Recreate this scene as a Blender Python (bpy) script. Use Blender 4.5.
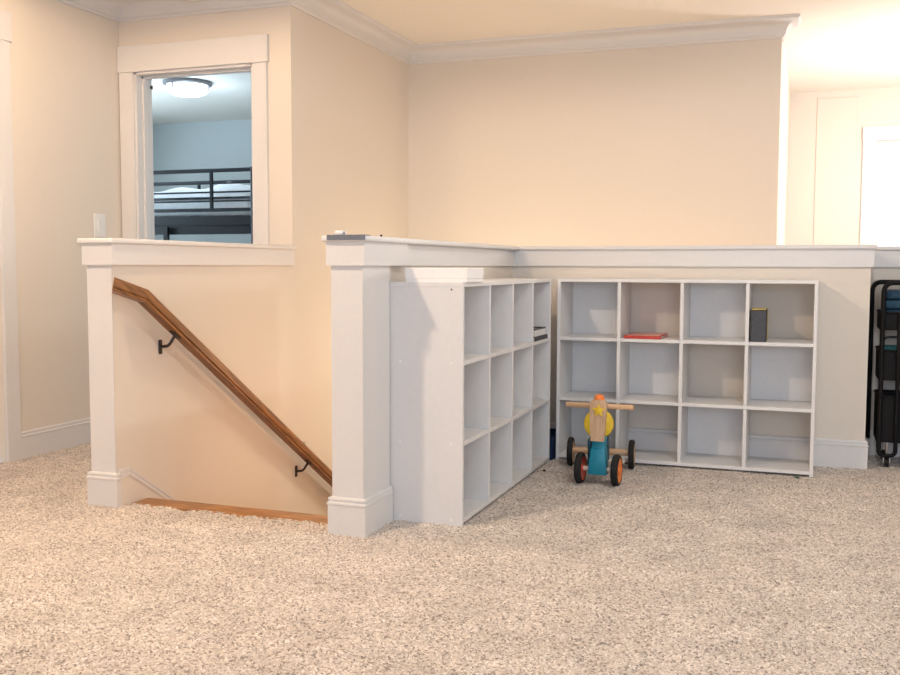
import bpy, bmesh, math, random
import numpy as np
from mathutils import Vector, Matrix

for o in list(bpy.data.objects):
    bpy.data.objects.remove(o, do_unlink=True)
S = bpy.context.scene
COL = S.collection
random.seed(7)

# ------------------------------------------------------------------ camera
CAM_F, CAM_YAW, CAM_PITCH, CAM_ROLL, CAM_H = 983.36, .3497, .0727, -.0028, .98
cam = bpy.data.cameras.new('camera')
cam.sensor_width = 36.0
cam.lens = CAM_F / 900 * 36.0
cam.clip_start, cam.clip_end = .05, 200
co = bpy.data.objects.new('camera', cam)
COL.objects.link(co)
co.location = (0, 0, CAM_H)
co.matrix_world = (Matrix.Translation((0, 0, CAM_H)) @ Matrix.Rotation(CAM_YAW, 4, 'Z')
                   @ Matrix.Rotation(math.pi / 2 - CAM_PITCH, 4, 'X') @ Matrix.Rotation(-CAM_ROLL, 4, 'Z'))
S.camera = co

# ------------------------------------------------------------------ world, lights, exposure
S.view_settings.view_transform = 'Standard'
S.view_settings.look = 'None'
S.view_settings.gamma = 1
S.view_settings.exposure = -0.05
try:
    S.view_settings.use_curve_mapping = False
except Exception:
    pass
w = bpy.data.worlds.new('world')
S.world = w
w.use_nodes = True
bg = w.node_tree.nodes['Background']
bg.inputs[0].default_value = (.72, .86, 1, 1)
bg.inputs[1].default_value = 1.6
try:
    S.cycles.use_denoising = True
    S.cycles.max_bounces = 8
    S.cycles.diffuse_bounces = 5
    S.cycles.sample_clamp_indirect = 6
except Exception:
    pass


def lamp(name, kind, loc, power, color, size=.06, rot=(0, 0, 0), spot=None, sy=None):
    l = bpy.data.lights.new(name, kind)
    l.energy = power
    l.color = color
    if kind == 'AREA':
        l.size = size
        if sy:
            l.shape = 'RECTANGLE'
            l.size_y = sy
    else:
        l.shadow_soft_size = size
    if kind == 'SPOT':
        l.spot_size = math.radians(spot or 178)
        l.spot_blend = .15
    o = bpy.data.objects.new(name, l)
    COL.objects.link(o)
    o.location = loc
    o.rotation_euler = rot
    return o


ZC = 2.46
R90 = math.radians(90)
LIGHTS = [
    ('recessed_lamp', 'SPOT', (-2.13, 2.02, 2.44), (143.1, 112.4, 83.4), .055, (0, 0, 0), None),
    ('recessed_lamp', 'SPOT', (.05, 3.35, 2.44), (63.3, 63.5, 61.0), .055, (0, 0, 0), None),
    ('recessed_lamp', 'SPOT', (-2.95, 3.05, 2.44), (58.7, 41.2, 26.0), .055, (0, 0, 0), None),
    ('recessed_lamp', 'SPOT', (-3.0, 1.0, 2.44), (11.6, 8.3, 5.5), .055, (0, 0, 0), None),  # added lamp, lifts the left wall
    ('stair_lamp', 'POINT', (-1.80, 5.70, .40), (19.1, 16.6, 12.4), .09, (0, 0, 0), None),
    ('stair_lamp', 'POINT', (-1.78, 4.25, .15), (6.6, 4.3, 2.7), .09, (0, 0, 0), None),  # added low lamp, brightens the handrail wall from below
    ('stair_lamp', 'POINT', (-.70, 5.66, .45), (7.8, 5.0, 3.2), .09, (0, 0, 0), None),  # added ambient lamp, evens out the stairwell back wall
    ('bedroom_lamp', 'POINT', (-4.78, 6.88, 2.18), (6.0, 8.2, 10.5), .10, (0, 0, 0), None),
    ('bedroom_fill', 'AREA', (-6.75, 6.4, 1.5), (60.1, 75.7, 89.2), 1.2, (0, -R90, 0), 1.3),  # added cool fill for the bedroom, no window behind it
    ('soft_fill', 'AREA', (.9, -2.94, 1.5), (74.2, 92.5, 118.6), 3.4, (R90, 0, 0), 1.5),  # added soft ambient fill, the wall behind it is solid
    ('soft_fill', 'AREA', (3.93, 1.2, 1.5), (18.9, 20.8, 20.7), 1.5, (0, R90, 0), 2.2),  # added side fill, set at the invented right-hand window
    ('hall_fill', 'POINT', (1.2, 7.3, 1.75), (110.8, 105.0, 101.5), .12, (0, 0, 0), None),  # added point light making the far hall bright, no fixture there
]
for n_, k_, p_, rgb_, s_, r_, y_ in LIGHTS:
    e_ = max(rgb_)
    lamp(n_, k_, p_, e_, tuple(c / max(e_, 1e-6) for c in rgb_), s_, r_, None, y_)


# ------------------------------------------------------------------ materials
def mat(name, color, rough=.6, metal=0, spec=.4, emit=None, estr=0):
    m = bpy.data.materials.new(name)
    m.use_nodes = True
    b = m.node_tree.nodes['Principled BSDF']
    b.inputs['Base Color'].default_value = (*color, 1)
    b.inputs['Roughness'].default_value = rough
    b.inputs['Metallic'].default_value = metal
    b.inputs['Specular IOR Level'].default_value = spec
    if emit:
        b.inputs['Emission Color'].default_value = (*emit, 1)
        b.inputs['Emission Strength'].default_value = estr
    return m


def noise_mat(name, c1, c2, scale=60, rough=.6, bump=.0, dist=.001, spec=.3, detail=3, stretch=None, lo=.35, hi=.65):
    m = mat(name, c1, rough, 0, spec)
    nt = m.node_tree
    N, L = nt.nodes, nt.links
    b = N['Principled BSDF']
    tc = N.new('ShaderNodeTexCoord')
    n = N.new('ShaderNodeTexNoise')
    n.inputs['Scale'].default_value = scale
    n.inputs['Detail'].default_value = detail
    if stretch:
        mp = N.new('ShaderNodeMapping')
        mp.inputs['Scale'].default_value = stretch
        L.new(tc.outputs['Object'], mp.inputs['Vector'])
        L.new(mp.outputs[0], n.inputs['Vector'])
    else:
        L.new(tc.outputs['Object'], n.inputs['Vector'])
    r = N.new('ShaderNodeValToRGB')
    r.color_ramp.elements[0].position = lo
    r.color_ramp.elements[1].position = hi
    r.color_ramp.elements[0].color = (*c1, 1)
    r.color_ramp.elements[1].color = (*c2, 1)
    L.new(n.outputs['Fac'], r.inputs['Fac'])
    L.new(r.outputs['Color'], b.inputs['Base Color'])
    if bump:
        bp = N.new('ShaderNodeBump')
        bp.inputs['Strength'].default_value = bump
        bp.inputs['Distance'].default_value = dist
        L.new(n.outputs['Fac'], bp.inputs['Height'])
        L.new(bp.outputs['Normal'], b.inputs['Normal'])
    return m


def carpet_mat():
    m = mat('carpet', (.5, .4, .32), .95, 0, .1)
    nt = m.node_tree
    N, L = nt.nodes, nt.links
    b = N['Principled BSDF']
    tc = N.new('ShaderNodeTexCoord')
    v = N.new('ShaderNodeTexVoronoi')
    v.inputs['Scale'].default_value = 190
    L.new(tc.outputs['Object'], v.inputs['Vector'])
    r = N.new('ShaderNodeValToRGB')
    cr = r.color_ramp
    cr.elements[0].position = 0
    cr.elements[0].color = (.22, .18, .155, 1)
    cr.elements[1].position = 1
    cr.elements[1].color = (.84, .755, .685, 1)
    for p, c in ((.12, (.33, .275, .235)), (.26, (.50, .43, .375)), (.62, (.62, .54, .475)), (.86, (.72, .635, .565))):
        e = cr.elements.new(p)
        e.color = (*c, 1)
    sp = N.new('ShaderNodeSeparateColor')
    L.new(v.outputs['Color'], sp.inputs['Color'])
    L.new(sp.outputs[0], r.inputs['Fac'])
    n = N.new('ShaderNodeTexNoise')
    n.inputs['Scale'].default_value = 5
    n.inputs['Detail'].default_value = 3
    L.new(tc.outputs['Object'], n.inputs['Vector'])
    mr = N.new('ShaderNodeMapRange')
    mr.inputs['From Min'].default_value = .3
    mr.inputs['From Max'].default_value = .7
    mr.inputs['To Min'].default_value = .88
    mr.inputs['To Max'].default_value = 1.08
    L.new(n.outputs['Fac'], mr.inputs['Value'])
    mx = N.new('ShaderNodeVectorMath')
    mx.operation = 'SCALE'
    L.new(r.outputs['Color'], mx.inputs[0])
    L.new(mr.outputs[0], mx.inputs['Scale'])
    L.new(mx.outputs[0], b.inputs['Base Color'])
    b.inputs['Sheen Weight'].default_value = .15
    return m


def wood_mat(name, c1, c2, c3, stretch, rough=.38, scale=9, tilt=0):
    m = mat(name, c1, rough, 0, .45)
    nt = m.node_tree
    N, L = nt.nodes, nt.links
    b = N['Principled BSDF']
    tc = N.new('ShaderNodeTexCoord')
    mp = N.new('ShaderNodeMapping')
    mp.vector_type = 'TEXTURE'
    mp.inputs['Rotation'].default_value = (tilt, 0, 0)
    mp.inputs['Scale'].default_value = tuple(1 / v for v in stretch)
    L.new(tc.outputs['Object'], mp.inputs['Vector'])
    n = N.new('ShaderNodeTexNoise')
    n.inputs['Scale'].default_value = scale
    n.inputs['Detail'].default_value = 6
    n.inputs['Distortion'].default_value = .8
    L.new(mp.outputs[0], n.inputs['Vector'])
    r = N.new('ShaderNodeValToRGB')
    cr = r.color_ramp
    cr.elements[0].position, cr.elements[1].position = .30, .72
    cr.elements[0].color, cr.elements[1].color = (*c1, 1), (*c3, 1)
    e = cr.elements.new(.5)
    e.color = (*c2, 1)
    L.new(n.outputs['Fac'], r.inputs['Fac'])
    L.new(r.outputs['Color'], b.inputs['Base Color'])
    bp = N.new('ShaderNodeBump')
    bp.inputs['Strength'].default_value = .15
    bp.inputs['Distance'].default_value = .001
    L.new(n.outputs['Fac'], bp.inputs['Height'])
    L.new(bp.outputs['Normal'], b.inputs['Normal'])
    return m


def glass_mat():
    m = bpy.data.materials.new('window_glass')
    m.use_nodes = True
    nt = m.node_tree
    nt.nodes.clear()
    out = nt.nodes.new('ShaderNodeOutputMaterial')
    t = nt.nodes.new('ShaderNodeBsdfTransparent')
    g = nt.nodes.new('ShaderNodeBsdfGlossy')
    g.inputs['Roughness'].default_value = .02
    x = nt.nodes.new('ShaderNodeMixShader')
    x.inputs[0].default_value = .07
    nt.links.new(t.outputs[0], x.inputs[1])
    nt.links.new(g.outputs[0], x.inputs[2])
    nt.links.new(x.outputs[0], out.inputs[0])
    return m


M = {
    'wall': noise_mat('wall_paint', (.71, .640, .562), (.73, .660, .582), 220, .75, .12, .0006, .25),
    'ceiling': noise_mat('ceiling_paint', (.85, .80, .73), (.87, .82, .75), 180, .85, .1, .0006, .2),
    'trim': noise_mat('trim_paint', (.69, .665, .65), (.705, .68, .665), 90, .38, .05, .0004, .4),
    'bedroom': noise_mat('bedroom_paint', (.53, .57, .57), (.55, .59, .59), 200, .8, .1, .0006, .2),
    'carpet': carpet_mat(),
    'bedcarpet': noise_mat('bedroom_carpet', (.3, .26, .22), (.5, .44, .38), 150, .95, .3, .004, .1),
    'oak': wood_mat('stained_oak', (.10, .038, .011), (.235, .095, .028), (.36, .155, .05), (18, 1.2, 18), .36, 4, -.58),
    'oak_x': wood_mat('stained_oak_tread', (.16, .062, .014), (.36, .155, .042), (.50, .24, .075), (1.6, 18, 18), .34, 4),
    'laminate': noise_mat('white_laminate', (.72, .70, .69), (.735, .715, .705), 40, .42, .03, .0003, .4),
    'backing': noise_mat('hardboard_backing', (.76, .75, .745), (.78, .77, .765), 60, .55, .03, .0003, .35),
    'black': noise_mat('black_metal', (.005, .0045, .0045), (.008, .007, .007), 80, .6, .05, .0003, .18),
    'bedmetal': noise_mat('dark_bed_metal', (.005, .006, .008), (.009, .010, .013), 60, .45, .03, .0003, .3),
    'bronze': noise_mat('dark_bronze', (.02, .014, .011), (.035, .022, .016), 90, .4, .1, .0004, .5),
    'plastic': noise_mat('white_plastic', (.80, .78, .75), (.82, .80, .77), 60, .35, .02, .0003, .45),
    'card': noise_mat('white_card', (.86, .83, .81), (.88, .85, .83), 50, .6, .03, .0003, .3),
    'red': noise_mat('red_cover', (.52, .045, .035), (.60, .07, .05), 40, .4, .04, .0003, .4),
    'pink': noise_mat('pink_cover', (.62, .22, .17), (.78, .42, .33), 14, .4, .0, .0003, .4),
    'slate': noise_mat('slate_cover', (.055, .055, .065), (.075, .075, .085), 70, .5, .08, .0004, .35),
    'gold': noise_mat('yellow_pages', (.50, .36, .08), (.60, .46, .15), 120, .5, .05, .0003, .35),
    'pages': noise_mat('paper', (.72, .68, .60), (.80, .76, .68), 300, .8, .1, .0003, .2),
    'ink': noise_mat('black_cover', (.015, .015, .016), (.03, .03, .03), 70, .4, .03, .0003, .4),
    'navy': noise_mat('navy_fabric', (.008, .022, .06), (.016, .04, .10), 240, .85, .3, .001, .2),
    'teal': noise_mat('teal_paint', (.005, .21, .31), (.01, .245, .355), 60, .4, .05, .0003, .45),
    'darkteal': noise_mat('dark_teal_paint', (.006, .06, .095), (.01, .075, .115), 60, .42, .05, .0003, .4),
    'beech': wood_mat('beech', (.52, .31, .175), (.62, .40, .24), (.70, .48, .31), (14, 14, 1.5), .5, 6),
    'beech_x': wood_mat('beech_dowel', (.55, .32, .17), (.64, .41, .24), (.72, .50, .32), (1.5, 14, 14), .5, 6),
    'cream': noise_mat('pale_wood', (.66, .58, .48), (.72, .64, .54), 60, .5, .05, .0003, .3),
    'yellow': noise_mat('yellow_paint', (.84, .54, .02), (.90, .62, .04), 40, .45, .04, .0003, .4),
    'orange': noise_mat('orange_paint', (.82, .20, .035), (.88, .25, .05), 40, .4, .04, .0003, .4),
    'hubred': noise_mat('red_paint', (.66, .06, .03), (.72, .09, .04), 40, .4, .04, .0003, .4),
    'rubber': noise_mat('black_rubber', (.012, .012, .012), (.022, .021, .02), 120, .75, .15, .0006, .3),
    'sheet': noise_mat('white_sheet', (.74, .76, .78), (.80, .82, .84), 20, .85, .15, .004, .2),
    'grey': noise_mat('grey_plastic', (.13, .145, .18), (.16, .175, .21), 80, .45, .03, .0003, .4),
    'lampglass': mat('lamp_glass', (.9, .93, .95), .4, 0, .4, (.88, .95, 1), 6.0),
    'ring': noise_mat('brushed_ring', (.16, .16, .17), (.2, .2, .21), 90, .35, .03, .0003, .5),
    'steel': mat('caster_steel', (.55, .55, .56), .3, 1),
    'glass': glass_mat(),
    'lint': noise_mat('lint', (.02, .02, .02), (.04, .04, .035), 200, .9, .2, .001),
    'green': noise_mat('green_scrap', (.03, .12, .05), (.05, .16, .07), 200, .8, .2, .001),
    'cartblue': noise_mat('blue_cloth', (.012, .04, .075), (.02, .065, .11), 60, .7, .2, .002),
    'carteal': noise_mat('teal_plastic', (.01, .10, .10), (.02, .14, .13), 60, .5, .05, .001),
}


# ------------------------------------------------------------------ mesh helpers
def bx(bm, x0, x1, y0, y1, z0, z1, bev=0, mtx=None, seg=1):
    r = bmesh.ops.create_cube(bm, size=1)
    vs = r['verts']
    c = Vector(((x0 + x1) / 2, (y0 + y1) / 2, (z0 + z1) / 2))
    for v in vs:
        v.co = Vector((v.co.x * (x1 - x0), v.co.y * (y1 - y0), v.co.z * (z1 - z0))) + c
    if bev > 0:
        es = set()
        for v in vs:
            es.update(v.link_edges)
        rr = bmesh.ops.bevel(bm, geom=list(es), offset=bev, segments=seg, profile=.5, affect='EDGES')
        vs = [v for v in {v for f in rr['faces'] for v in f.verts} | set(v for v in vs if v.is_valid)]
    if mtx is not None:
        bmesh.ops.transform(bm, matrix=mtx, verts=[v for v in vs if v.is_valid])
    return vs


def cyl(bm, p0, p1, r0, r1=None, n=16, cap=True):
    p0, p1 = Vector(p0), Vector(p1)
    r1 = r0 if r1 is None else r1
    d = p1 - p0
    q = d.to_track_quat('Z', 'Y').to_matrix()
    a, b = [], []
    for i in range(n):
        t = 2 * math.pi * i / n
        e = Vector((math.cos(t), math.sin(t), 0))
        a.append(bm.verts.new(p0 + q @ (e * r0)))
        b.append(bm.verts.new(p1 + q @ (e * r1)))
    for i in range(n):
        j = (i + 1) % n
        bm.faces.new((a[i], a[j], b[j], b[i]))
    if cap:
        bm.faces.new(a[::-1])
        bm.faces.new(b)
    return a + b


def lathe(bm, prof, n=24, mtx=None):
    """prof: list of (r, z) from bottom to top, spun about z"""
    rings = []
    allv = []
    for r, z in prof:
        if r < 1e-6:
            v = [bm.verts.new((0, 0, z))]
        else:
            v = [bm.verts.new((r * math.cos(2 * math.pi * i / n), r * math.sin(2 * math.pi * i / n), z)) for i in range(n)]
        rings.append(v)
        allv += v
    for a, b in zip(rings, rings[1:]):
        for i in range(n):
            j = (i + 1) % n
            if len(a) == 1 and len(b) == 1:
                continue
            if len(a) == 1:
                bm.faces.new((a[0], b[j], b[i]))
            elif len(b) == 1:
                bm.faces.new((a[i], a[j], b[0]))
            else:
                bm.faces.new((a[i], a[j], b[j], b[i]))
    if mtx is not None:
        bmesh.ops.transform(bm, matrix=mtx, verts=allv)
    return allv


def tube(bm, pts, r, n=10):
    pts = [Vector(p) for p in pts]
    rings = []
    for i, p in enumerate(pts):
        if i == 0:
            d = pts[1] - p
        elif i == len(pts) - 1:
            d = p - pts[i - 1]
        else:
            d = (pts[i + 1] - p).normalized() + (p - pts[i - 1]).normalized()
        d.normalize()
        up = Vector((0, 0, 1)) if abs(d.z) < .9 else Vector((0, 1, 0))
        if i and abs(rings[-1][1].dot(d)) < .95:
            up = rings[-1][1]
        s = d.cross(up).normalized()
        u = s.cross(d).normalized()
        rings.append(([bm.verts.new(p + s * (r * math.cos(2 * math.pi * k / n)) + u * (r * math.sin(2 * math.pi * k / n))) for k in range(n)], u))
    for (a, _), (b, _) in zip(rings, rings[1:]):
        for i in range(n):
            j = (i + 1) % n
            bm.faces.new((a[i], a[j], b[j], b[i]))
    bm.faces.new(rings[0][0][::-1])
    bm.faces.new(rings[-1][0])


def arc_path(pts, rad, n=6):
    """round the inner corners of a polyline"""
    pts = [Vector(p) for p in pts]
    out = [pts[0]]
    for a, b, c in zip(pts, pts[1:], pts[2:]):
        d0, d1 = (a - b).normalized(), (c - b).normalized()
        p0, p1 = b + d0 * rad, b + d1 * rad
        for k in range(n + 1):
            t = k / n
            out.append((1 - t) ** 2 * p0 + 2 * t * (1 - t) * b + t * t * p1)
    out.append(pts[-1])
    return out


def molding(bm, path, prof):
    """sweep prof [(offset to the right of travel, z)] along a horizontal path with mitred corners"""
    P = [Vector((p[0], p[1])) for p in path]
    secs = []
    for i, p in enumerate(P):
        dirs = []
        if i > 0:
            dirs.append((p - P[i - 1]).normalized())
        if i < len(P) - 1:
            dirs.append((P[i + 1] - p).normalized())
        ns = [Vector((d.y, -d.x)) for d in dirs]
        n = ns[0] if len(ns) == 1 else (ns[0] + ns[1]) / (1 + ns[0].dot(ns[1]))
        secs.append([bm.verts.new((p.x + n.x * o, p.y + n.y * o, z)) for o, z in prof])
    k = len(prof)
    for a, b in zip(secs, secs[1:]):
        for i in range(k):
            j = (i + 1) % k
            bm.faces.new((a[i], b[i], b[j], a[j]))
    bm.faces.new(secs[0])
    bm.faces.new(secs[-1][::-1])


def smooth(me, ang=35):
    for p in me.polygons:
        p.use_smooth = True
    try:
        me.set_sharp_from_angle(angle=math.radians(ang))
    except Exception:
        pass


def obj(name, bm, m, parent=None, sm=False, kind=None, loc=None):
    bmesh.ops.recalc_face_normals(bm, faces=bm.faces[:])
    me = bpy.data.meshes.new(name)
    bm.to_mesh(me)
    bm.free()
    me.materials.append(M[m] if isinstance(m, str) else m)
    if sm:
        smooth(me)
    o = bpy.data.objects.new(name, me)
    COL.objects.link(o)
    if parent is not None:
        o.parent = parent
    if loc is not None:
        o.location = loc
    if kind:
        o['kind'] = kind
    return o


def box(name, m, x0, x1, y0, y1, z0, z1, parent=None, bev=0, kind=None, seg=1):
    bm = bmesh.new()
    bx(bm, x0, x1, y0, y1, z0, z1, bev, None, seg)
    return obj(name, bm, m, parent, seg > 1, kind)


def struct(name, bm, m, sm=False):
    return obj(name, bm, m, None, sm, 'structure')


def tag(o, label, cat, group=None):
    o['label'] = label
    o['category'] = cat
    if group:
        o['group'] = group
    return o


def thing(name, loc, label, cat, group=None, rz=0):
    o = bpy.data.objects.new(name, None)
    COL.objects.link(o)
    o.empty_display_size = .1
    o.location = loc
    o.rotation_euler = (0, 0, rz)
    return tag(o, label, cat, group)


# ------------------------------------------------------------------ the main lines of the place
XL = -3.72                      # left wall
PX0, PX1, PY = -2.7386, -2.6172, 3.233      # half wall with the handrail
QX0, QX1, QY = -1.6173, -1.4932, 3.184      # post beside the bookcase
XA = -1.5080                    # face of the half wall behind the first bookcase
YB = 5.125                      # face of the half wall behind the second bookcase
XB = .275                       # its free end
YC = 5.52                       # half wall behind the cart
YD = 4.70                       # bedroom wall
YW = 6.33                       # stairwell back wall
XW = -.195                      # its outer corner
YF = 9.0                        # far hall wall
ZB = -2.7
HC, HA, CT = 1.0862, .9801, .021
D = .0133

# ---- floor: dense pile where the photo shows it, plain slabs elsewhere
def carpet_floor():
    rng = np.random.default_rng(3)
    st = .0085
    xs = np.arange(-3.74, 1.75, st)
    ys = np.arange(1.25, 5.56, st)
    nx, ny = len(xs), len(ys)
    X, Y = np.meshgrid(xs, ys)
    jx = rng.uniform(-.35, .35, X.shape) * st
    jy = rng.uniform(-.35, .35, X.shape) * st
    Z = rng.uniform(-.0045, .0035, X.shape)
    big = rng.normal(0, 1, (ny // 5 + 3, nx // 5 + 3))
    bi = np.kron(big, np.ones((5, 5)))[:ny, :nx]
    for _ in range(2):
        bi = (bi + np.roll(bi, 2, 0) + np.roll(bi, -2, 0) + np.roll(bi, 2, 1) + np.roll(bi, -2, 1)) / 5
    Z = Z + bi * .0026 + .001
    co_ = np.stack([X + jx, Y + jy, Z], -1).reshape(-1, 3)
    xc = (X[:-1, :-1] + st / 2)
    yc = (Y[:-1, :-1] + st / 2)
    keep = ~((xc > PX0 + .03) & (xc < QX1 - .03) & (yc > 3.296))
    keep &= ~((xc >= QX1 - .03) & (xc < XB - .03) & (yc > YB + .03))
    keep &= ~((xc < PX0 + .03) & (yc > YD + .03))
    i = np.arange(ny * nx).reshape(ny, nx)
    q = np.stack([i[:-1, :-1], i[:-1, 1:], i[1:, 1:], i[1:, :-1]], -1)[keep]
    used = np.unique(q)
    remap = np.full(ny * nx, -1)
    remap[used] = np.arange(len(used))
    co_ = co_[used]
    q = remap[q]
    # coarse slabs appended
    ev, ef = [], []
    def slab(x0, x1, y0, y1, z=-.002):
        b0 = len(co_) + len(ev)
        ev.extend([(x0, y0, z), (x1, y0, z), (x1, y1, z), (x0, y1, z)])
        ef.append((b0, b0 + 1, b0 + 2, b0 + 3))
    slab(-3.75, 4.05, -3.05, 1.25)
    slab(1.745, 4.05, 1.25, YC + .03)
    slab(XW, 4.05, YC + .03, YF + .02)
    slab(XW, XB, YB + .06, YC + .03)
    allv = np.concatenate([co_, np.array(ev)]).astype(np.float32)
    allf = np.concatenate([q, np.array(ef)]).astype(np.int32)
    me = bpy.data.meshes.new('floor')
    me.vertices.add(len(allv))
    me.vertices.foreach_set('co', allv.ravel())
    me.loops.add(allf.size)
    me.loops.foreach_set('vertex_index', allf.ravel())
    me.polygons.add(len(allf))
    me.polygons.foreach_set('loop_start', np.arange(0, allf.size, 4, dtype=np.int32))
    me.polygons.foreach_set('loop_total', np.full(len(allf), 4, dtype=np.int32))
    me.update(calc_edges=True)
    me.validate()
    for p in (True,):
        me.polygons.foreach_set('use_smooth', np.ones(len(me.polygons), dtype=bool))
    me.materials.append(M['carpet'])
    o = bpy.data.objects.new('floor', me)
    COL.objects.link(o)
    o['kind'] = 'structure'


carpet_floor()
box('floor_bedroom', 'bedcarpet', -6.9, PX0, YD + .06, 8.82, -.06, 0, kind='structure')
box('floor_stairs', 'wall', PX0, XW, 3.2, YW, ZB - .1, ZB, kind='structure')
box('ceiling', 'ceiling', -6.95, 4.1, -3.1, YF + .12, ZC, ZC + .1, kind='structure')

# ---- walls
bm = bmesh.new()
bx(bm, XL - .12, XL, -3.1, 2.98, 0 - .02, ZC)
bx(bm, XL - .12, XL, 2.98, 3.775, 2.065, ZC)
bx(bm, XL - .12, XL, 3.775, YD, -.02, ZC)
struct('wall_left', bm, 'wall')
DX0, DX1, DZ = -3.617, -2.845, 2.065
bm = bmesh.new()
bx(bm, XL - .12, DX0, YD, YD + .12, -.02, ZC)
bx(bm, DX0, DX1, YD, YD + .12, DZ, ZC)
bx(bm, DX1, PX1, YD, YD + .12, -.02, ZC)
struct('wall_bedroom', bm, 'wall')
bm = bmesh.new()
bx(bm, PX0, PX1, PY, YD, ZB, HC - CT)
bx(bm, PX0, PX1, YD + .12, YW, ZB, ZC)
bx(bm, PX0, PX1, YD, YD + .12, ZB, 0)
struct('wall_stairs', bm, 'wall')
bm = bmesh.new()
bx(bm, PX0, XW, YW, YW + .12, ZB, ZC)
struct('wall_back', bm, 'wall')
bm = bmesh.new()
bx(bm, XW - .12, XW, YW + .12, YF, ZB, ZC)
bx(bm, XW - .06, XW, YB + .12, YW, ZB, 0)
struct('wall_hall', bm, 'wall')
bm = bmesh.new()
bx(bm, QX0, XA, QY + .02, YB + .12, ZB, HC - CT)
struct('wall_side', bm, 'wall')
bm = bmesh.new()
bx(bm, XA, XB, YB, YB + .12, ZB, HC - CT)
bx(bm, XB - .12, XB, YB + .12, YC, -.02, HC - CT)
struct('wall_rear', bm, 'wall')
bm = bmesh.new()
bx(bm, XB - .12, 4.0, YC, YC + .12, -.02, HC - CT)
struct('wall_corner', bm, 'wall')
# far hall wall with its window opening
WX0, WX1, WZ0, WZ1 = .50, 1.42, .62, 2.03
bm = bmesh.new()
bx(bm, XW - .12, WX0, YF, YF + .12, -.02, ZC)
bx(bm, WX1, 4.05, YF, YF + .12, -.02, ZC)
bx(bm, WX0, WX1, YF, YF + .12, -.02, WZ0)
bx(bm, WX0, WX1, YF, YF + .12, WZ1, ZC)
struct('wall_far', bm, 'wall')
# right wall with an added window, and the wall behind the camera
bm = bmesh.new()
bx(bm, 4.0, 4.12, -3.1, .05, -.02, ZC)
bx(bm, 4.0, 4.12, 2.35, YF + .12, -.02, ZC)
bx(bm, 4.0, 4.12, .05, 2.35, -.02, .7)
bx(bm, 4.0, 4.12, .05, 2.35, 2.3, ZC)
struct('wall_right', bm, 'wall')
bm = bmesh.new()
bx(bm, XL - .12, 4.12, -3.1, -3.0, -.02, ZC)
struct('wall_front', bm, 'wall')
# bedroom shell
bm = bmesh.new()
bx(bm, -6.95, PX0, 8.8, 8.9, -.02, ZC)
bx(bm, -6.95, -6.85, YD, 8.8, -.02, ZC)
bx(bm, PX0 - .1, PX0, YD + .12, 8.8, -.02, ZC)
bx(bm, -6.85, XL - .12, YD, YD + .12, -.02, ZC)
bx(bm, XL - .12, DX0 - .1, YD + .12, YD + .13, -.02, ZC)
struct('wall_bedroom_inside', bm, 'bedroom')

# ---- baseboards
BASE = [(0, -.01), (.0130, -.01), (.0130, .108), (.0155, .1115), (.0155, .1185), (.0105, .1215), (.0105, .127), (.0125, .1295), (.0105, .1365), (.006, .1387), (0, .1387)]
bm = bmesh.new()
molding(bm, [(XL, 3.866), (XL, YD), (DX0 - .09, YD)], BASE)
molding(bm, [(XL, -3), (XL, 2.87)], BASE)
struct('baseboard_left', bm, 'trim')
bm = bmesh.new()
molding(bm, [(PX0, YD), (PX0, PY), (PX1, PY), (PX1, PY + .012)], BASE)
struct('baseboard_stairs', bm, 'trim')
bm = bmesh.new()
molding(bm, [(QX0, 3.30), (QX0, QY), (QX1, QY), (QX1, 3.424)], BASE)
struct('baseboard_side', bm, 'trim')
bm = bmesh.new()
molding(bm, [(XA, 4.765), (XA, YB), (XB, YB), (XB, YC), (3.99, YC)], BASE)
struct('baseboard_rear', bm, 'trim')

# ---- stair skirt: level at the top, then falling with the stairs
def skirt(bm, x, t0, t1, off):
    """strip between heights z+t0 and z+t1 along the fall line, standing off the wall"""
    yk, zk, sl = 3.305, .148, .655
    pts = [(PY + .013, zk), (yk, zk), (6.2, zk - sl * (6.2 - yk))]
    for (ya, za), (yb, zb) in zip(pts, pts[1:]):
        vs = []
        for xx in (x, x + off):
            vs.append([bm.verts.new((xx, ya, za + t0)), bm.verts.new((xx, yb, zb + t0)), bm.verts.new((xx, yb, zb + t1)), bm.verts.new((xx, ya, za + t1))])
        a, b = vs
        bm.faces.new(a)
        bm.faces.new(b[::-1])
        for i in range(4):
            j = (i + 1) % 4
            bm.faces.new((a[i], b[i], b[j], a[j]))


bm = bmesh.new()
skirt(bm, PX1, -.40, -.030, .011)
struct('trim_14', bm, 'wall')
bm = bmesh.new()
skirt(bm, PX1, -.030, -.016, .0145)
skirt(bm, PX1, -.016, -.009, .0095)
skirt(bm, PX1, -.009, 0, .0125)
struct('trim_1', bm, 'trim')

# ---- boards on the post ends
bm = bmesh.new()
bx(bm, PX0, PX1, PY - .001, PY + .001, -.01, HC - CT)
struct('trim_2', bm, 'trim')
bm = bmesh.new()
bx(bm, QX0, QX1, QY, 3.424, -.01, HC - CT)
struct('trim_3', bm, 'trim')

# ---- aprons and caps of the half walls
def cap(name, x0, x1, y0, y1):
    bm = bmesh.new()
    bx(bm, x0, x1, y0, y1, HC - CT, HC, .006, None, 3)
    struct(name, bm, 'trim', True)


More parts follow.
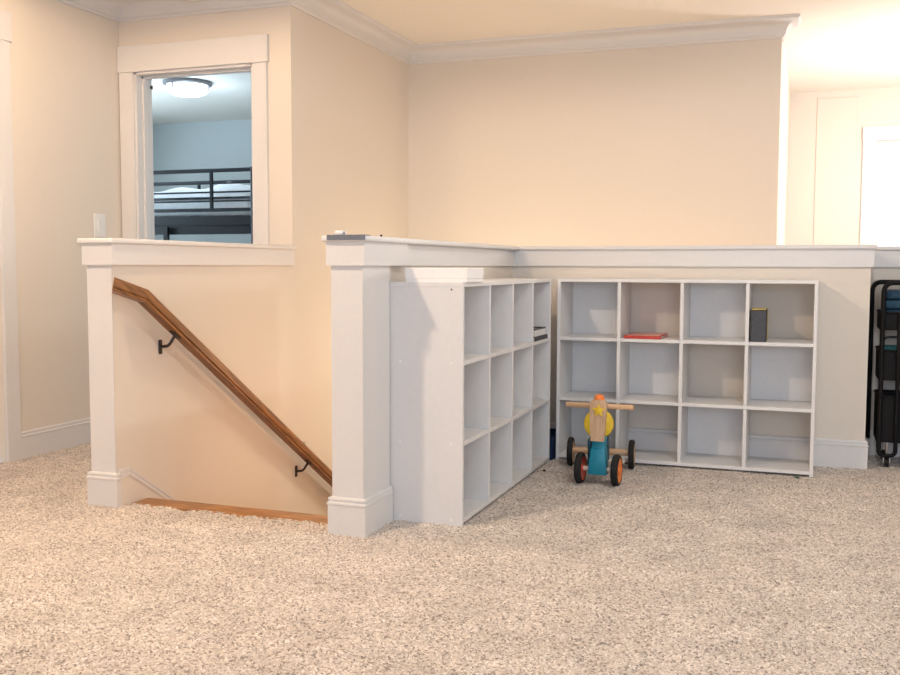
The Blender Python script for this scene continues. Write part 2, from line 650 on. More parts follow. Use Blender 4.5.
bm = bmesh.new()
bx(bm, PX0 - D, PX1 + D, PY - D, YD, HA, HC - CT)
struct('trim_4', bm, 'trim')
cap('trim_5', PX0 - 2 * D, PX1 + 2 * D, PY - 2 * D, YD + .004)
bm = bmesh.new()
bx(bm, QX0 - D, QX1 + D, QY - D, 3.575, HA, HC - CT)
bx(bm, QX0 - D, QX1 - .003, 3.57, YB + .12, HA, HC - CT)
struct('trim_6', bm, 'trim')
cap('trim_7', QX0 - 2 * D, QX1 + 2 * D, QY - 2 * D, YB + .15)
bm = bmesh.new()
bx(bm, QX1 - .01, XB + D, YB - D, YB + .133, HA, HC - CT)
bx(bm, XB - .13, XB + D, YB, YC, HA, HC - CT)
struct('trim_8', bm, 'trim')
cap('trim_9', QX1 + .01, XB + 2 * D, YB - 2 * D, YB + .15)
bm = bmesh.new()
bx(bm, XB - .12, 3.995, YC - D, YC + .133, HA, HC - CT)
struct('trim_10', bm, 'trim')
cap('trim_11', XB - .13, 3.995, YC - 2 * D, YC + .15)

# ---- crown
zc = 2.351
CROWN = [(0, zc), (.010, zc), (.014, zc + .012), (.022, zc + .016)]
for k in range(1, 7):
    t = k / 6
    CROWN.append((.022 + .066 * (1 - math.cos(t * math.pi / 2)), zc + .016 + .070 * math.sin(t * math.pi / 2)))
CROWN += [(.094, zc + .088), (.102, zc + .098), (.104, ZC), (0, ZC)]
bm = bmesh.new()
molding(bm, [(XL, -3), (XL, YD), (PX1, YD), (PX1, YW), (XW, YW), (XW, YW + .13)], CROWN)
struct('trim_12', bm, 'trim', True)

# ---- bedroom doorway: casing, header, jamb
bm = bmesh.new()
bx(bm, -3.712, DX0, YD - .018, YD, 0, DZ, .002)
bx(bm, DX1, -2.757, YD - .018, YD, 0, DZ, .002)
bx(bm, -3.724 + .006, -2.747, YD - .024, YD, DZ, 2.21, .002)
d1 = struct('door_1', bm, 'trim')
bm = bmesh.new()
bx(bm, DX0 - .001, DX0 + .014, YD - .004, YD + .135, 0, DZ)
bx(bm, DX1 - .014, DX1 + .001, YD - .004, YD + .135, 0, DZ)
bx(bm, DX0, DX1, YD - .004, YD + .135, DZ - .014, DZ + .001)
bx(bm, DX0 + .014, DX0 + .026, YD + .045, YD + .085, 0, DZ - .014)
bx(bm, DX1 - .026, DX1 - .014, YD + .045, YD + .085, 0, DZ - .014)
bx(bm, DX0 + .014, DX1 - .014, YD + .045, YD + .085, DZ - .026, DZ - .014)
obj('door_frame', bm, 'trim', d1)
bm = bmesh.new()
bx(bm, DX0 + .0135, DX0 + .016, YD + .118, YD + .134, 1.995, 2.010)
cyl(bm, (DX0 + .02, YD + .130, 1.992), (DX0 + .02, YD + .130, 2.013), .004)
obj('hinge', bm, 'bronze', d1)

# ---- door in the left wall, its casing just in view
bm = bmesh.new()
bx(bm, XL, XL + .018, 3.775, 3.864, 0, DZ, .002)
bx(bm, XL, XL + .018, 2.89, 2.98, 0, DZ, .002)
bx(bm, XL, XL + .024, 2.88, 3.874, DZ, 2.205, .002)
d2 = struct('door_2', bm, 'trim')
bm = bmesh.new()
bx(bm, XL - .09, XL - .05, 2.975, 3.78, -.02, DZ + .005)
for z0, z1 in ((.2, .95), (1.1, 1.9)):
    bx(bm, XL - .052, XL - .045, 3.1, 3.65, z0, z1, .004)
obj('door_panel', bm, 'trim', d2)
bm = bmesh.new()
lathe(bm, [(0, 0), (.03, 0), (.03, .006), (.012, .01), (.012, .035), (.026, .045), (.026, .06), (.015, .07), (0, .07)], 20,
      Matrix.Translation((XL - .05, 3.06, .95)) @ Matrix.Rotation(math.pi / 2, 4, 'Y'))
obj('door_handle', bm, 'bronze', d2, True)

# ---- window of the far hall
bm = bmesh.new()
bx(bm, WX0 - .11, WX0, YF - .02, YF, WZ0 - .1, WZ1)
bx(bm, WX1, WX1 + .11, YF - .02, YF, WZ0 - .1, WZ1)
bx(bm, WX0 - .115, WX1 + .115, YF - .025, YF, WZ1, WZ1 + .115)
bx(bm, WX0 - .13, WX1 + .13, YF - .05, YF + .02, WZ0 - .03, WZ0)
w1 = struct('window_1', bm, 'trim')
bm = bmesh.new()
ZM = 1.455
for z0, z1, yy in ((WZ0, ZM + .02, .05), (ZM - .02, WZ1, .03)):
    bx(bm, WX0, WX0 + .035, YF + yy, YF + yy + .03, z0, z1)
    bx(bm, WX1 - .035, WX1, YF + yy, YF + yy + .03, z0, z1)
    bx(bm, WX0 + .035, WX1 - .035, YF + yy, YF + yy + .03, z0, z0 + .035)
    bx(bm, WX0 + .035, WX1 - .035, YF + yy, YF + yy + .03, z1 - .035, z1)
bx(bm, WX0 + .035, WX1 - .035, YF + .032, YF + .041, 1.725, 1.745)
obj('window_sash', bm, 'trim', w1)
box('window_pane', 'glass', WX0 + .03, WX1 - .03, YF + .044, YF + .047, WZ0 + .03, WZ1 - .03, w1)
bm = bmesh.new()
bx(bm, .022, .34, YF - .008, YF, 0, 2.40, .002)
struct('trim_13', bm, 'wall')

# ---- unseen window added in the right wall to house the fill light
bm = bmesh.new()
bx(bm, 3.982, 4.0, -.06, .05, .6, 2.3)
bx(bm, 3.982, 4.0, 2.35, 2.46, .6, 2.3)
bx(bm, 3.975, 4.0, -.07, 2.47, 2.3, 2.42)
bx(bm, 3.95, 4.05, -.08, 2.48, .67, .7)
w2 = struct('added_window', bm, 'trim')
bm = bmesh.new()
for y in (.05, 1.18, 2.31):
    bx(bm, 4.05, 4.09, y, y + .04, .7, 2.3)
for z in (.7, 1.48, 2.26):
    bx(bm, 4.05, 4.09, .05, 2.35, z, z + .04)
obj('window_sash', bm, 'trim', w2)
box('window_pane', 'glass', 4.068, 4.071, .06, 2.34, .71, 2.29, w2)

# ------------------------------------------------------------------ staircase
st = thing('staircase', (-2.117, 3.30, 0), 'stained wood staircase dropping away between the two white posts', 'staircase')
def inv(o):
    return Matrix.Translation(-Vector(o.location))


def part(name, bm, m, root, sm=False):
    """bm given in world space, root unrotated"""
    bmesh.ops.transform(bm, matrix=inv(root), verts=bm.verts[:])
    return obj(name, bm, m, root, sm)


tw0, tw1 = PX1 + .0145, QX0 - .001
run, rise = .280, .1834
bm = bmesh.new()
bx(bm, tw0, tw1, 3.285, 3.412, -.028, .001, .006, None, 3)
part('landing_nosing', bm, 'oak_x', st, True)
for k in range(9):
    y0, z = 3.395 + k * run, -(k + 1) * rise
    bm = bmesh.new()
    bx(bm, tw0, tw1, y0, y0 + .02, z + .0005, z + rise - .028)
    part('riser', bm, 'trim', st)
    bm = bmesh.new()
    bx(bm, tw0, tw1, y0 - .0, y0 + run + .025, z - .027, z, .006, None, 3)
    part('tread', bm, 'oak_x', st, True)

# ------------------------------------------------------------------ handrail
XR = PX1 + .072
hr = thing('handrail', (PX1, 3.36, .85), 'stained oak handrail sloping down the beige stairwell wall on dark brackets', 'handrail')
RAILP = [(-.020, -.029), (.020, -.029), (.023, -.027), (.023, -.022), (.019, -.019), (.019, -.016), (.025, -.012), (.026, .013), (.021, .023), (.010, .027), (-.010, .027), (-.021, .023), (-.026, .013), (-.025, -.012), (-.019, -.016), (-.019, -.019), (-.023, -.022), (-.023, -.027)]
SL = .656
KY, KZ = 3.333, .857
SL0 = .26
pts = [(3.150, KZ + SL0 * (KY - 3.150)), (KY, KZ), (5.9, KZ - SL * (5.9 - KY))]
bm = bmesh.new()
secs = []
for i, (y, z) in enumerate(pts):
    ds = []
    if i > 0:
        ds.append(Vector((y - pts[i - 1][0], z - pts[i - 1][1])).normalized())
    if i < 2:
        ds.append(Vector((pts[i + 1][0] - y, pts[i + 1][1] - z)).normalized())
    ns = [Vector((-d.y, d.x)) for d in ds]
    n = ns[0] if len(ns) == 1 else (ns[0] + ns[1]) / (1 + ns[0].dot(ns[1]))
    secs.append([bm.verts.new((XR + a, y + n.x * b - (1.15 * a if i == 0 else 0), z + n.y * b + (1.15 * a * SL0 if i == 0 else 0))) for a, b in RAILP])
k = len(RAILP)
for a, b in zip(secs, secs[1:]):
    for i in range(k):
        j = (i + 1) % k
        bm.faces.new((a[i], a[j], b[j], b[i]))
bm.faces.new(secs[0][::-1])
bm.faces.new(secs[-1])
part('rail', bm, 'oak', hr)
for y in (3.545, 4.725):
    zr = KZ - SL * (y - KY)
    bm = bmesh.new()
    yb_, zb_ = y - .012, zr - .088
    tube(bm, arc_path([(PX1 + .006, yb_, zb_), (PX1 + .045, yb_, zb_ + .004), (XR, y, zr - .036)], .018), .0065)
    bx(bm, XR - .012, XR + .012, y - .030, y + .030, -.003, .003, 0,
       Matrix.Translation((0, y, zr - .036)) @ Matrix.Rotation(-math.atan(SL), 4, 'X') @ Matrix.Translation((0, -y, 0)))
    b = part('bracket', bm, 'bronze', hr, True)
    bm = bmesh.new()
    bx(bm, PX1, PX1 + .007, yb_ - .011, yb_ + .011, zb_ - .032, zb_ + .030, .004, None, 2)
    bmesh.ops.transform(bm, matrix=inv(hr), verts=bm.verts[:])
    obj('wall_plate', bm, 'bronze', b)

# ------------------------------------------------------------------ cube bookcases (built facing -Y, origin at the front corner)
def bookcase(loc, rz, W, DEP, H, label, backs, group):
    t = .0165
    r = thing('cube_bookcase', loc, label, 'bookcase', group, rz)
    def B(name, x0, x1, y0, y1, z0, z1, m='laminate', par=None):
        return box(name, m, x0, x1, y0, y1, z0, z1, par or r, .0012)
    sides = []
    for x in (0, W - t):
        sides.append(B('side_panel', x, x + t, 0, DEP, 0, H - t))
    B('top_panel', 0, W, 0, DEP, H - t, H)
    z_in = [.012, (H - t + .012) / 3, (H - t + .012) * 2 / 3, H - t]
    B('bottom_panel', t, W - t, 0, DEP, .012, .012 + t)
    for k in (1, 2):
        B('shelf', t, W - t, .001, DEP - .004, z_in[k], z_in[k] + t)
    cw = (W - t) / 4
    for row in range(3):
        for c in (1, 2, 3):
            B('divider', c * cw, c * cw + t, .0005, DEP - .004, z_in[row] + t, z_in[row + 1])
    for row, c in backs:
        z0 = z_in[2 - row] + t
        z1 = z_in[3 - row]
        B('back_panel', c * cw + t, (c + 1) * cw, DEP - .008, DEP - .004, z0, z1, 'backing')
    for si, s in enumerate(sides):
        x = 0 if si == 0 else W
        d = -1 if si == 0 else 1
        for z in (.022, z_in[1] + t / 2, z_in[2] + t / 2):
            for y in (.045, DEP - .045):
                bm = bmesh.new()
                cyl(bm, (x - d * .001, y, z), (x + d * .002, y, z), .0058, .005, 12)
                obj('screw_cap', bm, 'plastic', s)
        for y in (.045,):
            bm = bmesh.new()
            cyl(bm, (x - d * .001, y, H - .026), (x + d * .0006, y, H - .026), .004, .004, 10)
            obj('screw', bm, 'grey', s)
    return r, t, z_in, cw


GB = 'white cube bookcases against the half walls'
# facing +X along the half wall that carries the post: local -Y -> +X, local x -> +Y
bk1, T1, Z1, CW1 = bookcase((-1.2007, 3.4318, 0), math.pi / 2, 1.3247, .2970, .9183,
                            'white twelve-cube bookcase standing end-on beside the white post, a pale box on top', [(0, 1), (1, 2), (2, 0), (2, 3)], GB)
bk2, T2, Z2, CW2 = bookcase((-1.1868, 4.826, 0), 0, 1.2276, .284, .9183,
                            'white twelve-cube bookcase facing the room, with a red book and a ride-on toy before it',
                            [(0, 0), (0, 2), (1, 0), (1, 1), (1, 3), (2, 0), (2, 2)], GB)

# ------------------------------------------------------------------ box on the first bookcase
wb = thing('white_box', (-1.315, 3.545, .9183), 'flat white box lying on the end of the bookcase beside the post', 'box')
box('box_tray', 'card', -.123, .123, -.095, .095, 0, .046, wb, .0015)
box('box_lid', 'card', -.125, .125, -.097, .097, .013, .0545, wb, .002)

# ------------------------------------------------------------------ books
def flat_book(name, loc, rz, w, d, h, cover, label, top=None, pages='pages', group=None):
    r = thing(name, loc, label, 'book', group, rz)
    c = .0022
    bm = bmesh.new()
    bx(bm, -w / 2, w / 2, -d / 2, d / 2, 0, c, .0006)
    bx(bm, -w / 2, w / 2, -d / 2, d / 2, h - c, h, .0006)
    bx(bm, -w / 2, w / 2, -d / 2, -d / 2 + c, c * .5, h - c * .5)
    obj('cover', bm, cover, r)
    box('pages', pages, -w / 2 + .003, w / 2 - .003, -d / 2 + c, d / 2 - .003, c, h - c, r)
    if top:
        box('cover_picture', top, -w / 2 + .012, w / 2 - .012, -d / 2 + .012, d / 2 - .012, h, h + .0005, r)
    return r


flat_book('red_book', (-.760, 4.957, Z2[2] + T2 + .0005), 0, .180, .262, .0145, 'red', 'thin red picture book lying flat on the top shelf row', 'pink')
# standing book with yellow page edges, spine towards the room
gb = thing('standing_book', (-.2195, 4.842, Z2[2] + T2 + .0005), 'thick dark grey book standing upright with yellow page edges', 'book')
bw, bd, bh = .070, .125, .152
bm = bmesh.new()
bx(bm, -bw / 2, -bw / 2 + .003, 0, bd, 0, bh, .0008)
bx(bm, bw / 2 - .003, bw / 2, 0, bd, 0, bh, .0008)
bx(bm, -bw / 2, bw / 2, 0, .003, 0, bh, .0008)
obj('cover', bm, 'slate', gb)
box('pages', 'gold', -bw / 2 + .003, bw / 2 - .003, .003, bd - .004, .003, bh - .006, gb)
box('page_top', 'gold', -bw / 2 + .003, bw / 2 - .003, .0, bd - .004, bh - .006, bh + .004, gb, .001)
box('page_edge', 'gold', bw / 2 - .0005, bw / 2 + .003, .108, .118, .0, bh + .003, gb, .001)

# far cell of the first bookcase, upper row
zb = Z1[2] + T1 + .0005
flat_book('black_book', (-1.290, 4.590, zb), math.pi / 2, .24, .17, .020, 'ink', 'thin black book lying flat in the far upper cube of the end-on bookcase')
pb = thing('pale_box', (-1.285, 4.60, zb + .020), 'small pale open box with dark rim resting on the black book', 'box', None, math.pi / 2)
bm = bmesh.new()
for a in ((-.10, .10, -.07, -.066), (-.10, .10, .066, .07), (-.10, -.096, -.066, .066), (.096, .10, -.066, .066)):
    bx(bm, a[0], a[1], a[2], a[3], 0, .030)
bx(bm, -.096, .096, -.066, .066, 0, .003)
obj('box_body', bm, 'backing', pb)
bm = bmesh.new()
for a in ((-.102, .102, -.072, -.064), (-.102, .102, .064, .072), (-.102, -.094, -.064, .064), (.094, .102, -.064, .064)):
    bx(bm, a[0], a[1], a[2], a[3], .030, .036)
obj('rim', bm, 'ink', pb)

# ------------------------------------------------------------------ navy bin in the corner behind the bookcases
nb = thing('fabric_bin', (-1.338, 4.925, 0), 'dark navy fabric bin tucked in the corner between the two bookcases', 'bin')
bm = bmesh.new()
for x0, x1, y0, y1 in ((-.14, .14, -.13, -.124), (-.14, .14, .124, .13), (-.14, -.134, -.124, .124), (.134, .14, -.124, .124)):
    bx(bm, x0, x1, y0, y1, 0, .118)
bx(bm, -.134, .134, -.124, .124, 0, .008)
obj('bin_body', bm, 'navy', nb)
bm = bmesh.new()
tube(bm, arc_path([(-.05, -.131, .085), (-.05, -.148, .07), (.05, -.148, .07), (.05, -.131, .085)], .008), .005)
obj('handle', bm, 'navy', nb, True)

# ------------------------------------------------------------------ ride-on toy
ty = thing('ride_on_toy', (-.915, 4.535, 0), 'wooden ride-on toy with teal body, yellow star and four black tyres', 'toy', None, math.radians(6))
FR = Matrix.Translation((.024, -.195, 0)) @ Matrix.Rotation(math.radians(-6.5), 4, 'Z')


def tp(name, bm, m, sm=False, par=None, front=False):
    if front:
        bmesh.ops.transform(bm, matrix=FR, verts=bm.verts[:])
    return obj(name, bm, m, par or ty, sm)


def wheel(x, y, z, r, wd, hub, front):
    prof = [(r * .78, -wd / 2), (r * .88, -wd / 2), (r * .965, -wd * .38), (r, -wd * .16), (r, wd * .16), (r * .965, wd * .38), (r * .88, wd / 2), (r * .78, wd / 2), (r * .78, -wd / 2)]
    mt = Matrix.Translation((x, y, z)) @ Matrix.Rotation(math.pi / 2, 4, 'Y')
    bm = bmesh.new()
    lathe(bm, prof, 36, mt)
    w_ = tp('wheel', bm, 'rubber', True, None, front)
    bm = bmesh.new()
    h = wd * .44
    lathe(bm, [(0, -h), (r * .2, -h - .002), (r * .22, -h + .004), (r * .60, -h + .004), (r * .79, -h - .001), (r * .79, h + .001), (r * .60, h - .004), (r * .22, h - .004), (r * .2, h + .002), (0, h)], 30, mt)
    tp('hub', bm, hub, True, w_, front)
    return w_


for sx, hub in ((-1, 'hubred'), (1, 'orange')):
    wheel(sx * .0825, 0, .068, .0712, .032, hub, True)
for sx in (-1, 1):
    wheel(sx * .148, .195, .069, .0712, .027, 'beech', False)
bm = bmesh.new()
cyl(bm, (-.072, 0, .068), (.072, 0, .068), .011)
tp('axle', bm, 'cream', True, None, True)
bm = bmesh.new()
cyl(bm, (-.136, .195, .076), (.136, .195, .076), .0165)
tp('axle', bm, 'beech_x', True)
bm = bmesh.new()
cyl(bm, (-.120, .115, .046), (.120, .115, .046), .011)
tp('foot_bar', bm, 'cream', True)
# fork block: trapezoid leaning back
def trap(bm, w0, w1, z0, z1, y0, y1, th, bev=.003):
    """w0/y0 at z0, w1/y1 at z1; th = thickness back"""
    v = [bm.verts.new(p) for p in ((-w0 / 2, y0, z0), (w0 / 2, y0, z0), (w0 / 2, y0 + th, z0), (-w0 / 2, y0 + th, z0),
                                   (-w1 / 2, y1, z1), (w1 / 2, y1, z1), (w1 / 2, y1 + th, z1), (-w1 / 2, y1 + th, z1))]
    fs = [(0, 1, 2, 3), (4, 7, 6, 5), (0, 4, 5, 1), (1, 5, 6, 2), (2, 6, 7, 3), (3, 7, 4, 0)]
    F = [bm.faces.new([v[i] for i in f]) for f in fs]
    es = set(e for f in F for e in f.edges)
    bmesh.ops.bevel(bm, geom=list(es), offset=bev, segments=2, profile=.5, affect='EDGES')


bm = bmesh.new()
trap(bm, .086, .062, .047, .165, -.030, -.022, .06)
tp('fork', bm, 'teal', True, None, True)
bm = bmesh.new()
trap(bm, .060, .054, .163, .212, -.018, .002, .05)
tp('neck', bm, 'teal', True, None, True)
# head board
bm = bmesh.new()
hp = [(-.029, .200), (.029, .200), (.033, .26), (.037, .33), (.038, .362), (.035, .376), (.024, .385), (-.024, .385), (-.035, .376), (-.038, .362), (-.037, .33), (-.033, .26)]
a = [bm.verts.new((x, -.036 + (z - .19) * .05, z)) for x, z in hp]
b = [bm.verts.new((x, -.014 + (z - .19) * .05, z)) for x, z in hp]
bm.faces.new(a)
bm.faces.new(b[::-1])
for i in range(len(hp)):
    j = (i + 1) % len(hp)
    bm.faces.new((a[i], b[i], b[j], a[j]))
tp('head_board', bm, 'beech', False, None, True)
bm = bmesh.new()
c0 = (0.004, .338)
sv = []
for k in range(10):
    t = math.pi / 2 + k * math.pi / 5
    rr = .030 if k % 2 == 0 else .0145
    sv.append((c0[0] + rr * math.cos(t), c0[1] + rr * math.sin(t)))
yf = -.036 + (.333 - .19) * .05
f_ = [bm.verts.new((x, yf - .007, z)) for x, z in sv]
g_ = [bm.verts.new((x, yf + .001, z)) for x, z in sv]
cv = bm.verts.new((c0[0], yf - .010, c0[1]))
for i in range(10):
    j = (i + 1) % 10
    bm.faces.new((f_[i], cv, f_[j]))
    bm.faces.new((f_[i], f_[j], g_[j], g_[i]))
bm.faces.new(g_)
tp('star', bm, 'yellow', False, None, True)
bm = bmesh.new()
cyl(bm, (-.152, .008, .354), (.152, .008, .354), .0120, None, 18)
tp('handlebar', bm, 'beech_x', True, None, True)
bm = bmesh.new()
lathe(bm, [(0, .374), (.021, .375), (.0235, .384), (.022, .395), (.017, .403), (.008, .4075), (0, .408)], 24, Matrix.Translation((0, .003, 0)))
tp('knob', bm, 'orange', True, None, True)
# seat: round disc behind the head board, standing on the teal body
bm = bmesh.new()
lathe(bm, [(0, -.012), (.060, -.012), (.067, -.008), (.069, 0), (.067, .008), (.060, .012), (0, .012)], 40,
      Matrix.Translation((.010, -.050, .252)) @ Matrix.Rotation(math.radians(80), 4, 'X'))
tp('seat_disc', bm, 'yellow', True)
# body beam running back to the rear axle, with the dark side cheeks under the disc
bm = bmesh.new()
bx(bm, -.030, .030, -.175, .225, .080, .108, .006, None, 2)
tp('body_beam', bm, 'darkteal', True)
bm = bmesh.new()
trap(bm, .050, .044, .106, .205, -.09, -.072, .045)
tp('seat_post', bm, 'darkteal', True)
bm = bmesh.new()
bx(bm, .040, .060, -.13, -.04, .085, .200, .004, None, 2)
bx(bm, -.032, -.016, -.13, -.04, .085, .190, .004, None, 2)
tp('side_cheek', bm, 'darkteal', True)

# ------------------------------------------------------------------ rolling cart in the recess
ct = thing('utility_cart', (.545, 5.325, 0), 'black three-tier rolling cart standing in the recess beyond the bookcase', 'cart', None, math.radians(0))
cw_, cd_ = .205, .125
def hoop(y, x0, x1, name='frame_hoop'):
    bm = bmesh.new()
    p = arc_path([(x0, y, .10), (x0, y, .905), (x1, y, .905), (x1, y, .10)], .05, 8)
    tube(bm, p, .0115, 12)
    return obj(name, bm, 'black', ct, True)


hoop(-cd_ - .012, -cw_, cw_)
hoop(cd_ + .012, -cw_ - .036, cw_)
def basket(z0, z1):
    bm = bmesh.new()
    x0, x1, y0, y1 = -cw_ - .010, cw_ + .01, -cd_, cd_
    t = .003
    bx(bm, x0, x1, y0, y1, z0, z0 + t)
    bx(bm, x0, x1, y0, y0 + t, z0, z1)
    bx(bm, x0, x1, y1 - t, y1, z0, z1)
    bx(bm, x0, x0 + t, y0, y1, z0, z1)
    bx(bm, x1 - t, x1, y0, y1, z0, z1)
    b = obj('basket', bm, 'black', ct)
    bm = bmesh.new()
    tube(bm, arc_path([(0, y0, z1), (x1, y0, z1), (x1, y1, z1), (x0, y1, z1), (x0, y0, z1), (.001, y0, z1)], .02), .006, 8)
    obj('rim', bm, 'black', b, True)


basket(.675, .760)
basket(.430, .575)
basket(.125, .350)
bm = bmesh.new()
tube(bm, arc_path([(-cw_ + .0, -cd_ - .012, .125), (-cw_, -cd_ - .012, .062), (-.130, -cd_ - .012, .062), (-.130, -cd_ - .012, .755)], .03, 8), .0105, 12)
obj('front_brace', bm, 'black', ct, True)
for x, y in ((-.165, -.10), (.165, -.10), (-.165, .10), (.165, .10)):
    bm = bmesh.new()
    cyl(bm, (x, y, .05), (x, y, .125), .007)
    bx(bm, x - .016, x - .012, y - .012, y + .014, .02, .058)
    bx(bm, x + .012, x + .016, y - .012, y + .014, .02, .058)
    bx(bm, x - .016, x + .016, y - .012, y + .014, .054, .058)
    c_ = obj('caster', bm, 'steel', ct)
    bm = bmesh.new()
    cyl(bm, (x - .010, y, .026), (x + .010, y, .026), .026, None, 20)
    obj('caster_wheel', bm, 'rubber', c_, True)
o = thing('folded_cloth', (.545, 5.325, .678), 'dark blue folded cloth filling the top basket of the cart', 'cloth')
bm = bmesh.new()
for k in range(4):
    bx(bm, -.20 + .006 * (k % 2), .19 - .008 * k, -.115 + .004 * k, .115, .001 + .048 * k, .046 + .048 * k, .015, None, 3)
obj('cloth_layers', bm, 'cartblue', o, True)
o = thing('plastic_caddy', (.47, 5.325, .4335), 'teal plastic caddy sitting in the middle basket of the cart', 'caddy')
bm = bmesh.new()
for x0, x1, y0, y1 in ((-.12, .12, -.09, -.085), (-.12, .12, .085, .09), (-.12, -.115, -.085, .085), (.115, .12, -.085, .085)):
    bx(bm, x0, x1, y0, y1, 0, .155)
bx(bm, -.115, .115, -.085, .085, 0, .006)
obj('caddy_body', bm, 'carteal', o)
bm = bmesh.new()
tube(bm, arc_path([(-.117, 0, .15), (-.117, 0, .20), (.117, 0, .20), (.117, 0, .15)], .03), .006)
obj('caddy_handle', bm, 'ink', o, True)

# ------------------------------------------------------------------ light switch
ls = thing('light_switch', (XL, 4.500, 1.200), 'white rocker light switch on the beige wall beside the bedroom doorway', 'light switch')
bm = bmesh.new()
bx(bm, 0, .006, -.046, .046, -.064, .064, .002, None, 2)
obj('switch_plate', bm, 'plastic', ls)
bm = bmesh.new()
bx(bm, .005, .010, -.0165, .0165, -.033, .033, .001)
obj('rocker', bm, 'plastic', ls)

# ------------------------------------------------------------------ smoke detector
sd = thing('smoke_detector', (-3.135, 4.57, ZC), 'round white smoke detector on the ceiling before the bedroom doorway', 'smoke detector')
bm = bmesh.new()
lathe(bm, [(0, -.064), (.035, -.064), (.050, -.056), (.056, -.024), (.060, -.020), (.060, 0), (0, 0)], 32)
obj('detector_body', bm, 'plastic', sd, True)

# ------------------------------------------------------------------ things on the cap of the post
tb = thing('edge_strip', (QX1 - .058, QY - 2 * D, HC), 'grey strip folded over the front edge of the post cap', 'strip')
bm = bmesh.new()
bx(bm, -.068, .082, -.004, .045, .0, .003, .001)
bx(bm, -.068, .082, -.004, -.0005, -.016, .001, .0008)
obj('strip_body', bm, 'grey', tb)
wp = thing('white_plug', (-1.583, 3.192, HC + .0032), 'small white plug lying on the post cap against the grey strip', 'plug')
bm = bmesh.new()
bx(bm, -.016, .016, -.02, .02, 0, .016, .004, None, 2)
obj('plug_body', bm, 'plastic', wp, True)
bm = bmesh.new()
cyl(bm, (.016, -.005, .008), (.024, -.005, .008), .005)
obj('plug_pin', bm, 'steel', wp, True)
bm = bmesh.new()
lathe(bm, [(0, 0), (.004, 0), (.0048, .003), (.0036, .007), (0, .008)], 14)
o = obj('small_peg', bm, 'bronze', None, True, None, (-1.476, 3.31, HC))
tag(o, 'tiny dark peg standing on the half-wall cap behind the post', 'peg')

# ------------------------------------------------------------------ scraps on the carpet
bm = bmesh.new()
bmesh.ops.create_icosphere(bm, subdivisions=2, radius=.007)
for v in bm.verts:
    v.co = Vector((v.co.x * 1.2, v.co.y * .8, v.co.z * .6)) * random.uniform(.8, 1.15)
o = obj('lint_speck', bm, 'lint', None, True, None, (-1.161, 4.497, .010))
tag(o, 'tiny dark speck of lint on the carpet beside the ride-on toy', 'lint')
bm = bmesh.new()
bmesh.ops.create_icosphere(bm, subdivisions=2, radius=.007)
for v in bm.verts:
    v.co = Vector((v.co.x * 1.6, v.co.y * .9, v.co.z * .6)) * random.uniform(.85, 1.1)
o = obj('paper_scrap', bm, 'green', None, True, None, (-.028, 4.765, .010))
tag(o, 'tiny green scrap on the carpet at the foot of the bookcase', 'scrap')

# ------------------------------------------------------------------ bedroom: bunk bed, mattress, ceiling light
BY0, BY1, BX0, BX1 = 7.0, 8.0, -6.25, -4.255
bb = thing('bunk_bed', (BX0, BY0, 0), 'black metal bunk bed seen through the bedroom doorway', 'bunk bed')
def bp(name, fn, m='bedmetal', sm=False):
    bm = bmesh.new()
    fn(bm)
    return part(name, bm, m, bb, sm)


for x in (BX0, BX1):
    for y in (BY0, BY1):
        bp('post', lambda bm: cyl(bm, (x, y, 0), (x, y, 1.775), .022, None, 16), 'bedmetal', True)
for y in (BY0, BY1):
    bp('guard_rail', lambda bm: [bx(bm, BX0, BX1, y - .012, y + .012, 1.740, 1.772, .004),
                                 bx(bm, BX0, BX1, y - .008, y + .008, 1.644, 1.658),
                                 bx(bm, BX0, BX1, y - .008, y + .008, 1.572, 1.586),
                                 bx(bm, BX0, BX1, y - .008, y + .008, 1.499, 1.513),
                                 bx(bm, BX0, BX1, y - .012, y + .012, 1.420, 1.448)] +
       [bx(bm, xx - .010, xx + .010, y - .013, y + .013, 1.42, 1.76) for xx in (-4.648, -5.45)])
for y in (BY0, BY1):
    bp('side_rail', lambda bm: bx(bm, BX0, BX1, y - .02, y + .02, 1.315, 1.385))
    bp('lower_rail', lambda bm: bx(bm, BX0, BX1, y - .02, y + .02, 1.235, 1.295) if y == BY0 else bx(bm, BX0, BX1, y - .02, y + .02, .30, .36))
for x in (BX0, BX1):
    for z in (.33, .6, 1.33, 1.55, 1.74):
        bp('end_rail', lambda bm: bx(bm, x - .012, x + .012, BY0, BY1, z, z + .03))
bp('slat_deck', lambda bm: [bx(bm, BX0 + .08 + k * .145, BX0 + .15 + k * .145, BY0, BY1, 1.375, 1.388) for k in range(13)])
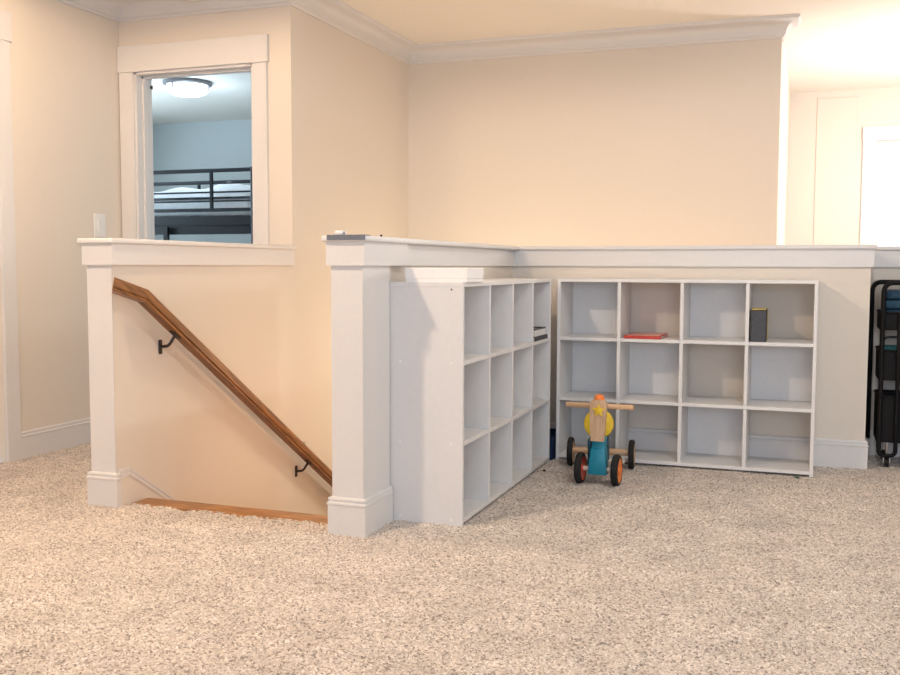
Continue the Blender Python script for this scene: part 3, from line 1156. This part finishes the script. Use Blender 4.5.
bp('ladder', lambda bm: [bx(bm, -5.085, -5.045, BY0 - .06, BY0 - .03, 0, 1.30), bx(bm, -5.365, -5.335, BY0 - .06, BY0 - .03, 0, 1.30)] +
   [bx(bm, -5.34, -5.06, BY0 - .055, BY0 - .035, z, z + .03) for z in (.3, .55, .8, 1.05)])
def bedding(x0, x1, y0, y1, z0, z1, name, label, seed):
    rng = random.Random(seed)
    bm = bmesh.new()
    nx, ny = 44, 22
    def hgt(u, v):
        e = min(u, 1 - u, v, 1 - v)
        r = min(1, e / .06)
        return z0 + (z1 - z0) * (r * (2 - r)) ** .5 + .016 * math.sin(u * 23 + 3 * v) * r + .014 * math.sin(v * 17 + 5 * u + seed) * r + .03 * math.exp(-((u - .85) ** 2) / .01) * r
    g = [[bm.verts.new((x0 + (x1 - x0) * i / nx, y0 + (y1 - y0) * j / ny, hgt(i / nx, j / ny))) for i in range(nx + 1)] for j in range(ny + 1)]
    for j in range(ny):
        for i in range(nx):
            bm.faces.new((g[j][i], g[j][i + 1], g[j + 1][i + 1], g[j + 1][i]))
    o = obj(name, bm, 'sheet', None, True)
    return tag(o, label, 'bedding')


mt = thing('mattress', ((BX0 + BX1) / 2, 7.5, 1.389), 'white mattress in the upper bunk behind the black guard rails', 'mattress')
bm = bmesh.new()
bx(bm, -.93, .93, -.44, .44, 0, .140, .035, None, 4)
obj('mattress_body', bm, 'sheet', mt, True)
bedding(BX0 + .05, BX1 - .05, 7.045, 7.955, 1.545, 1.615, 'duvet', 'rumpled white duvet lying on the upper bunk mattress', 2)
cl = thing('ceiling_light', (-4.78, 6.88, ZC), 'lit round ceiling light with a dark ring in the bedroom', 'ceiling light')
bm = bmesh.new()
lathe(bm, [(0, 0), (.195, 0), (.195, -.022), (.175, -.032), (.165, -.030), (.165, -.010), (0, -.010)], 48)
obj('ring', bm, 'ring', cl, True)
bm = bmesh.new()
lathe(bm, [(.166, -.024), (.166, -.062), (.150, -.085), (.110, -.103), (.06, -.112), (0, -.115)], 48)
obj('glass_shade', bm, 'lampglass', cl, True)
for k in range(3):
    t = math.radians(20 + 120 * k)
    bm = bmesh.new()
    bx(bm, .160, .172, -.008, .008, -.070, -.020, .001, Matrix.Rotation(t, 4, 'Z'))
    obj('clip', bm, 'ring', cl)
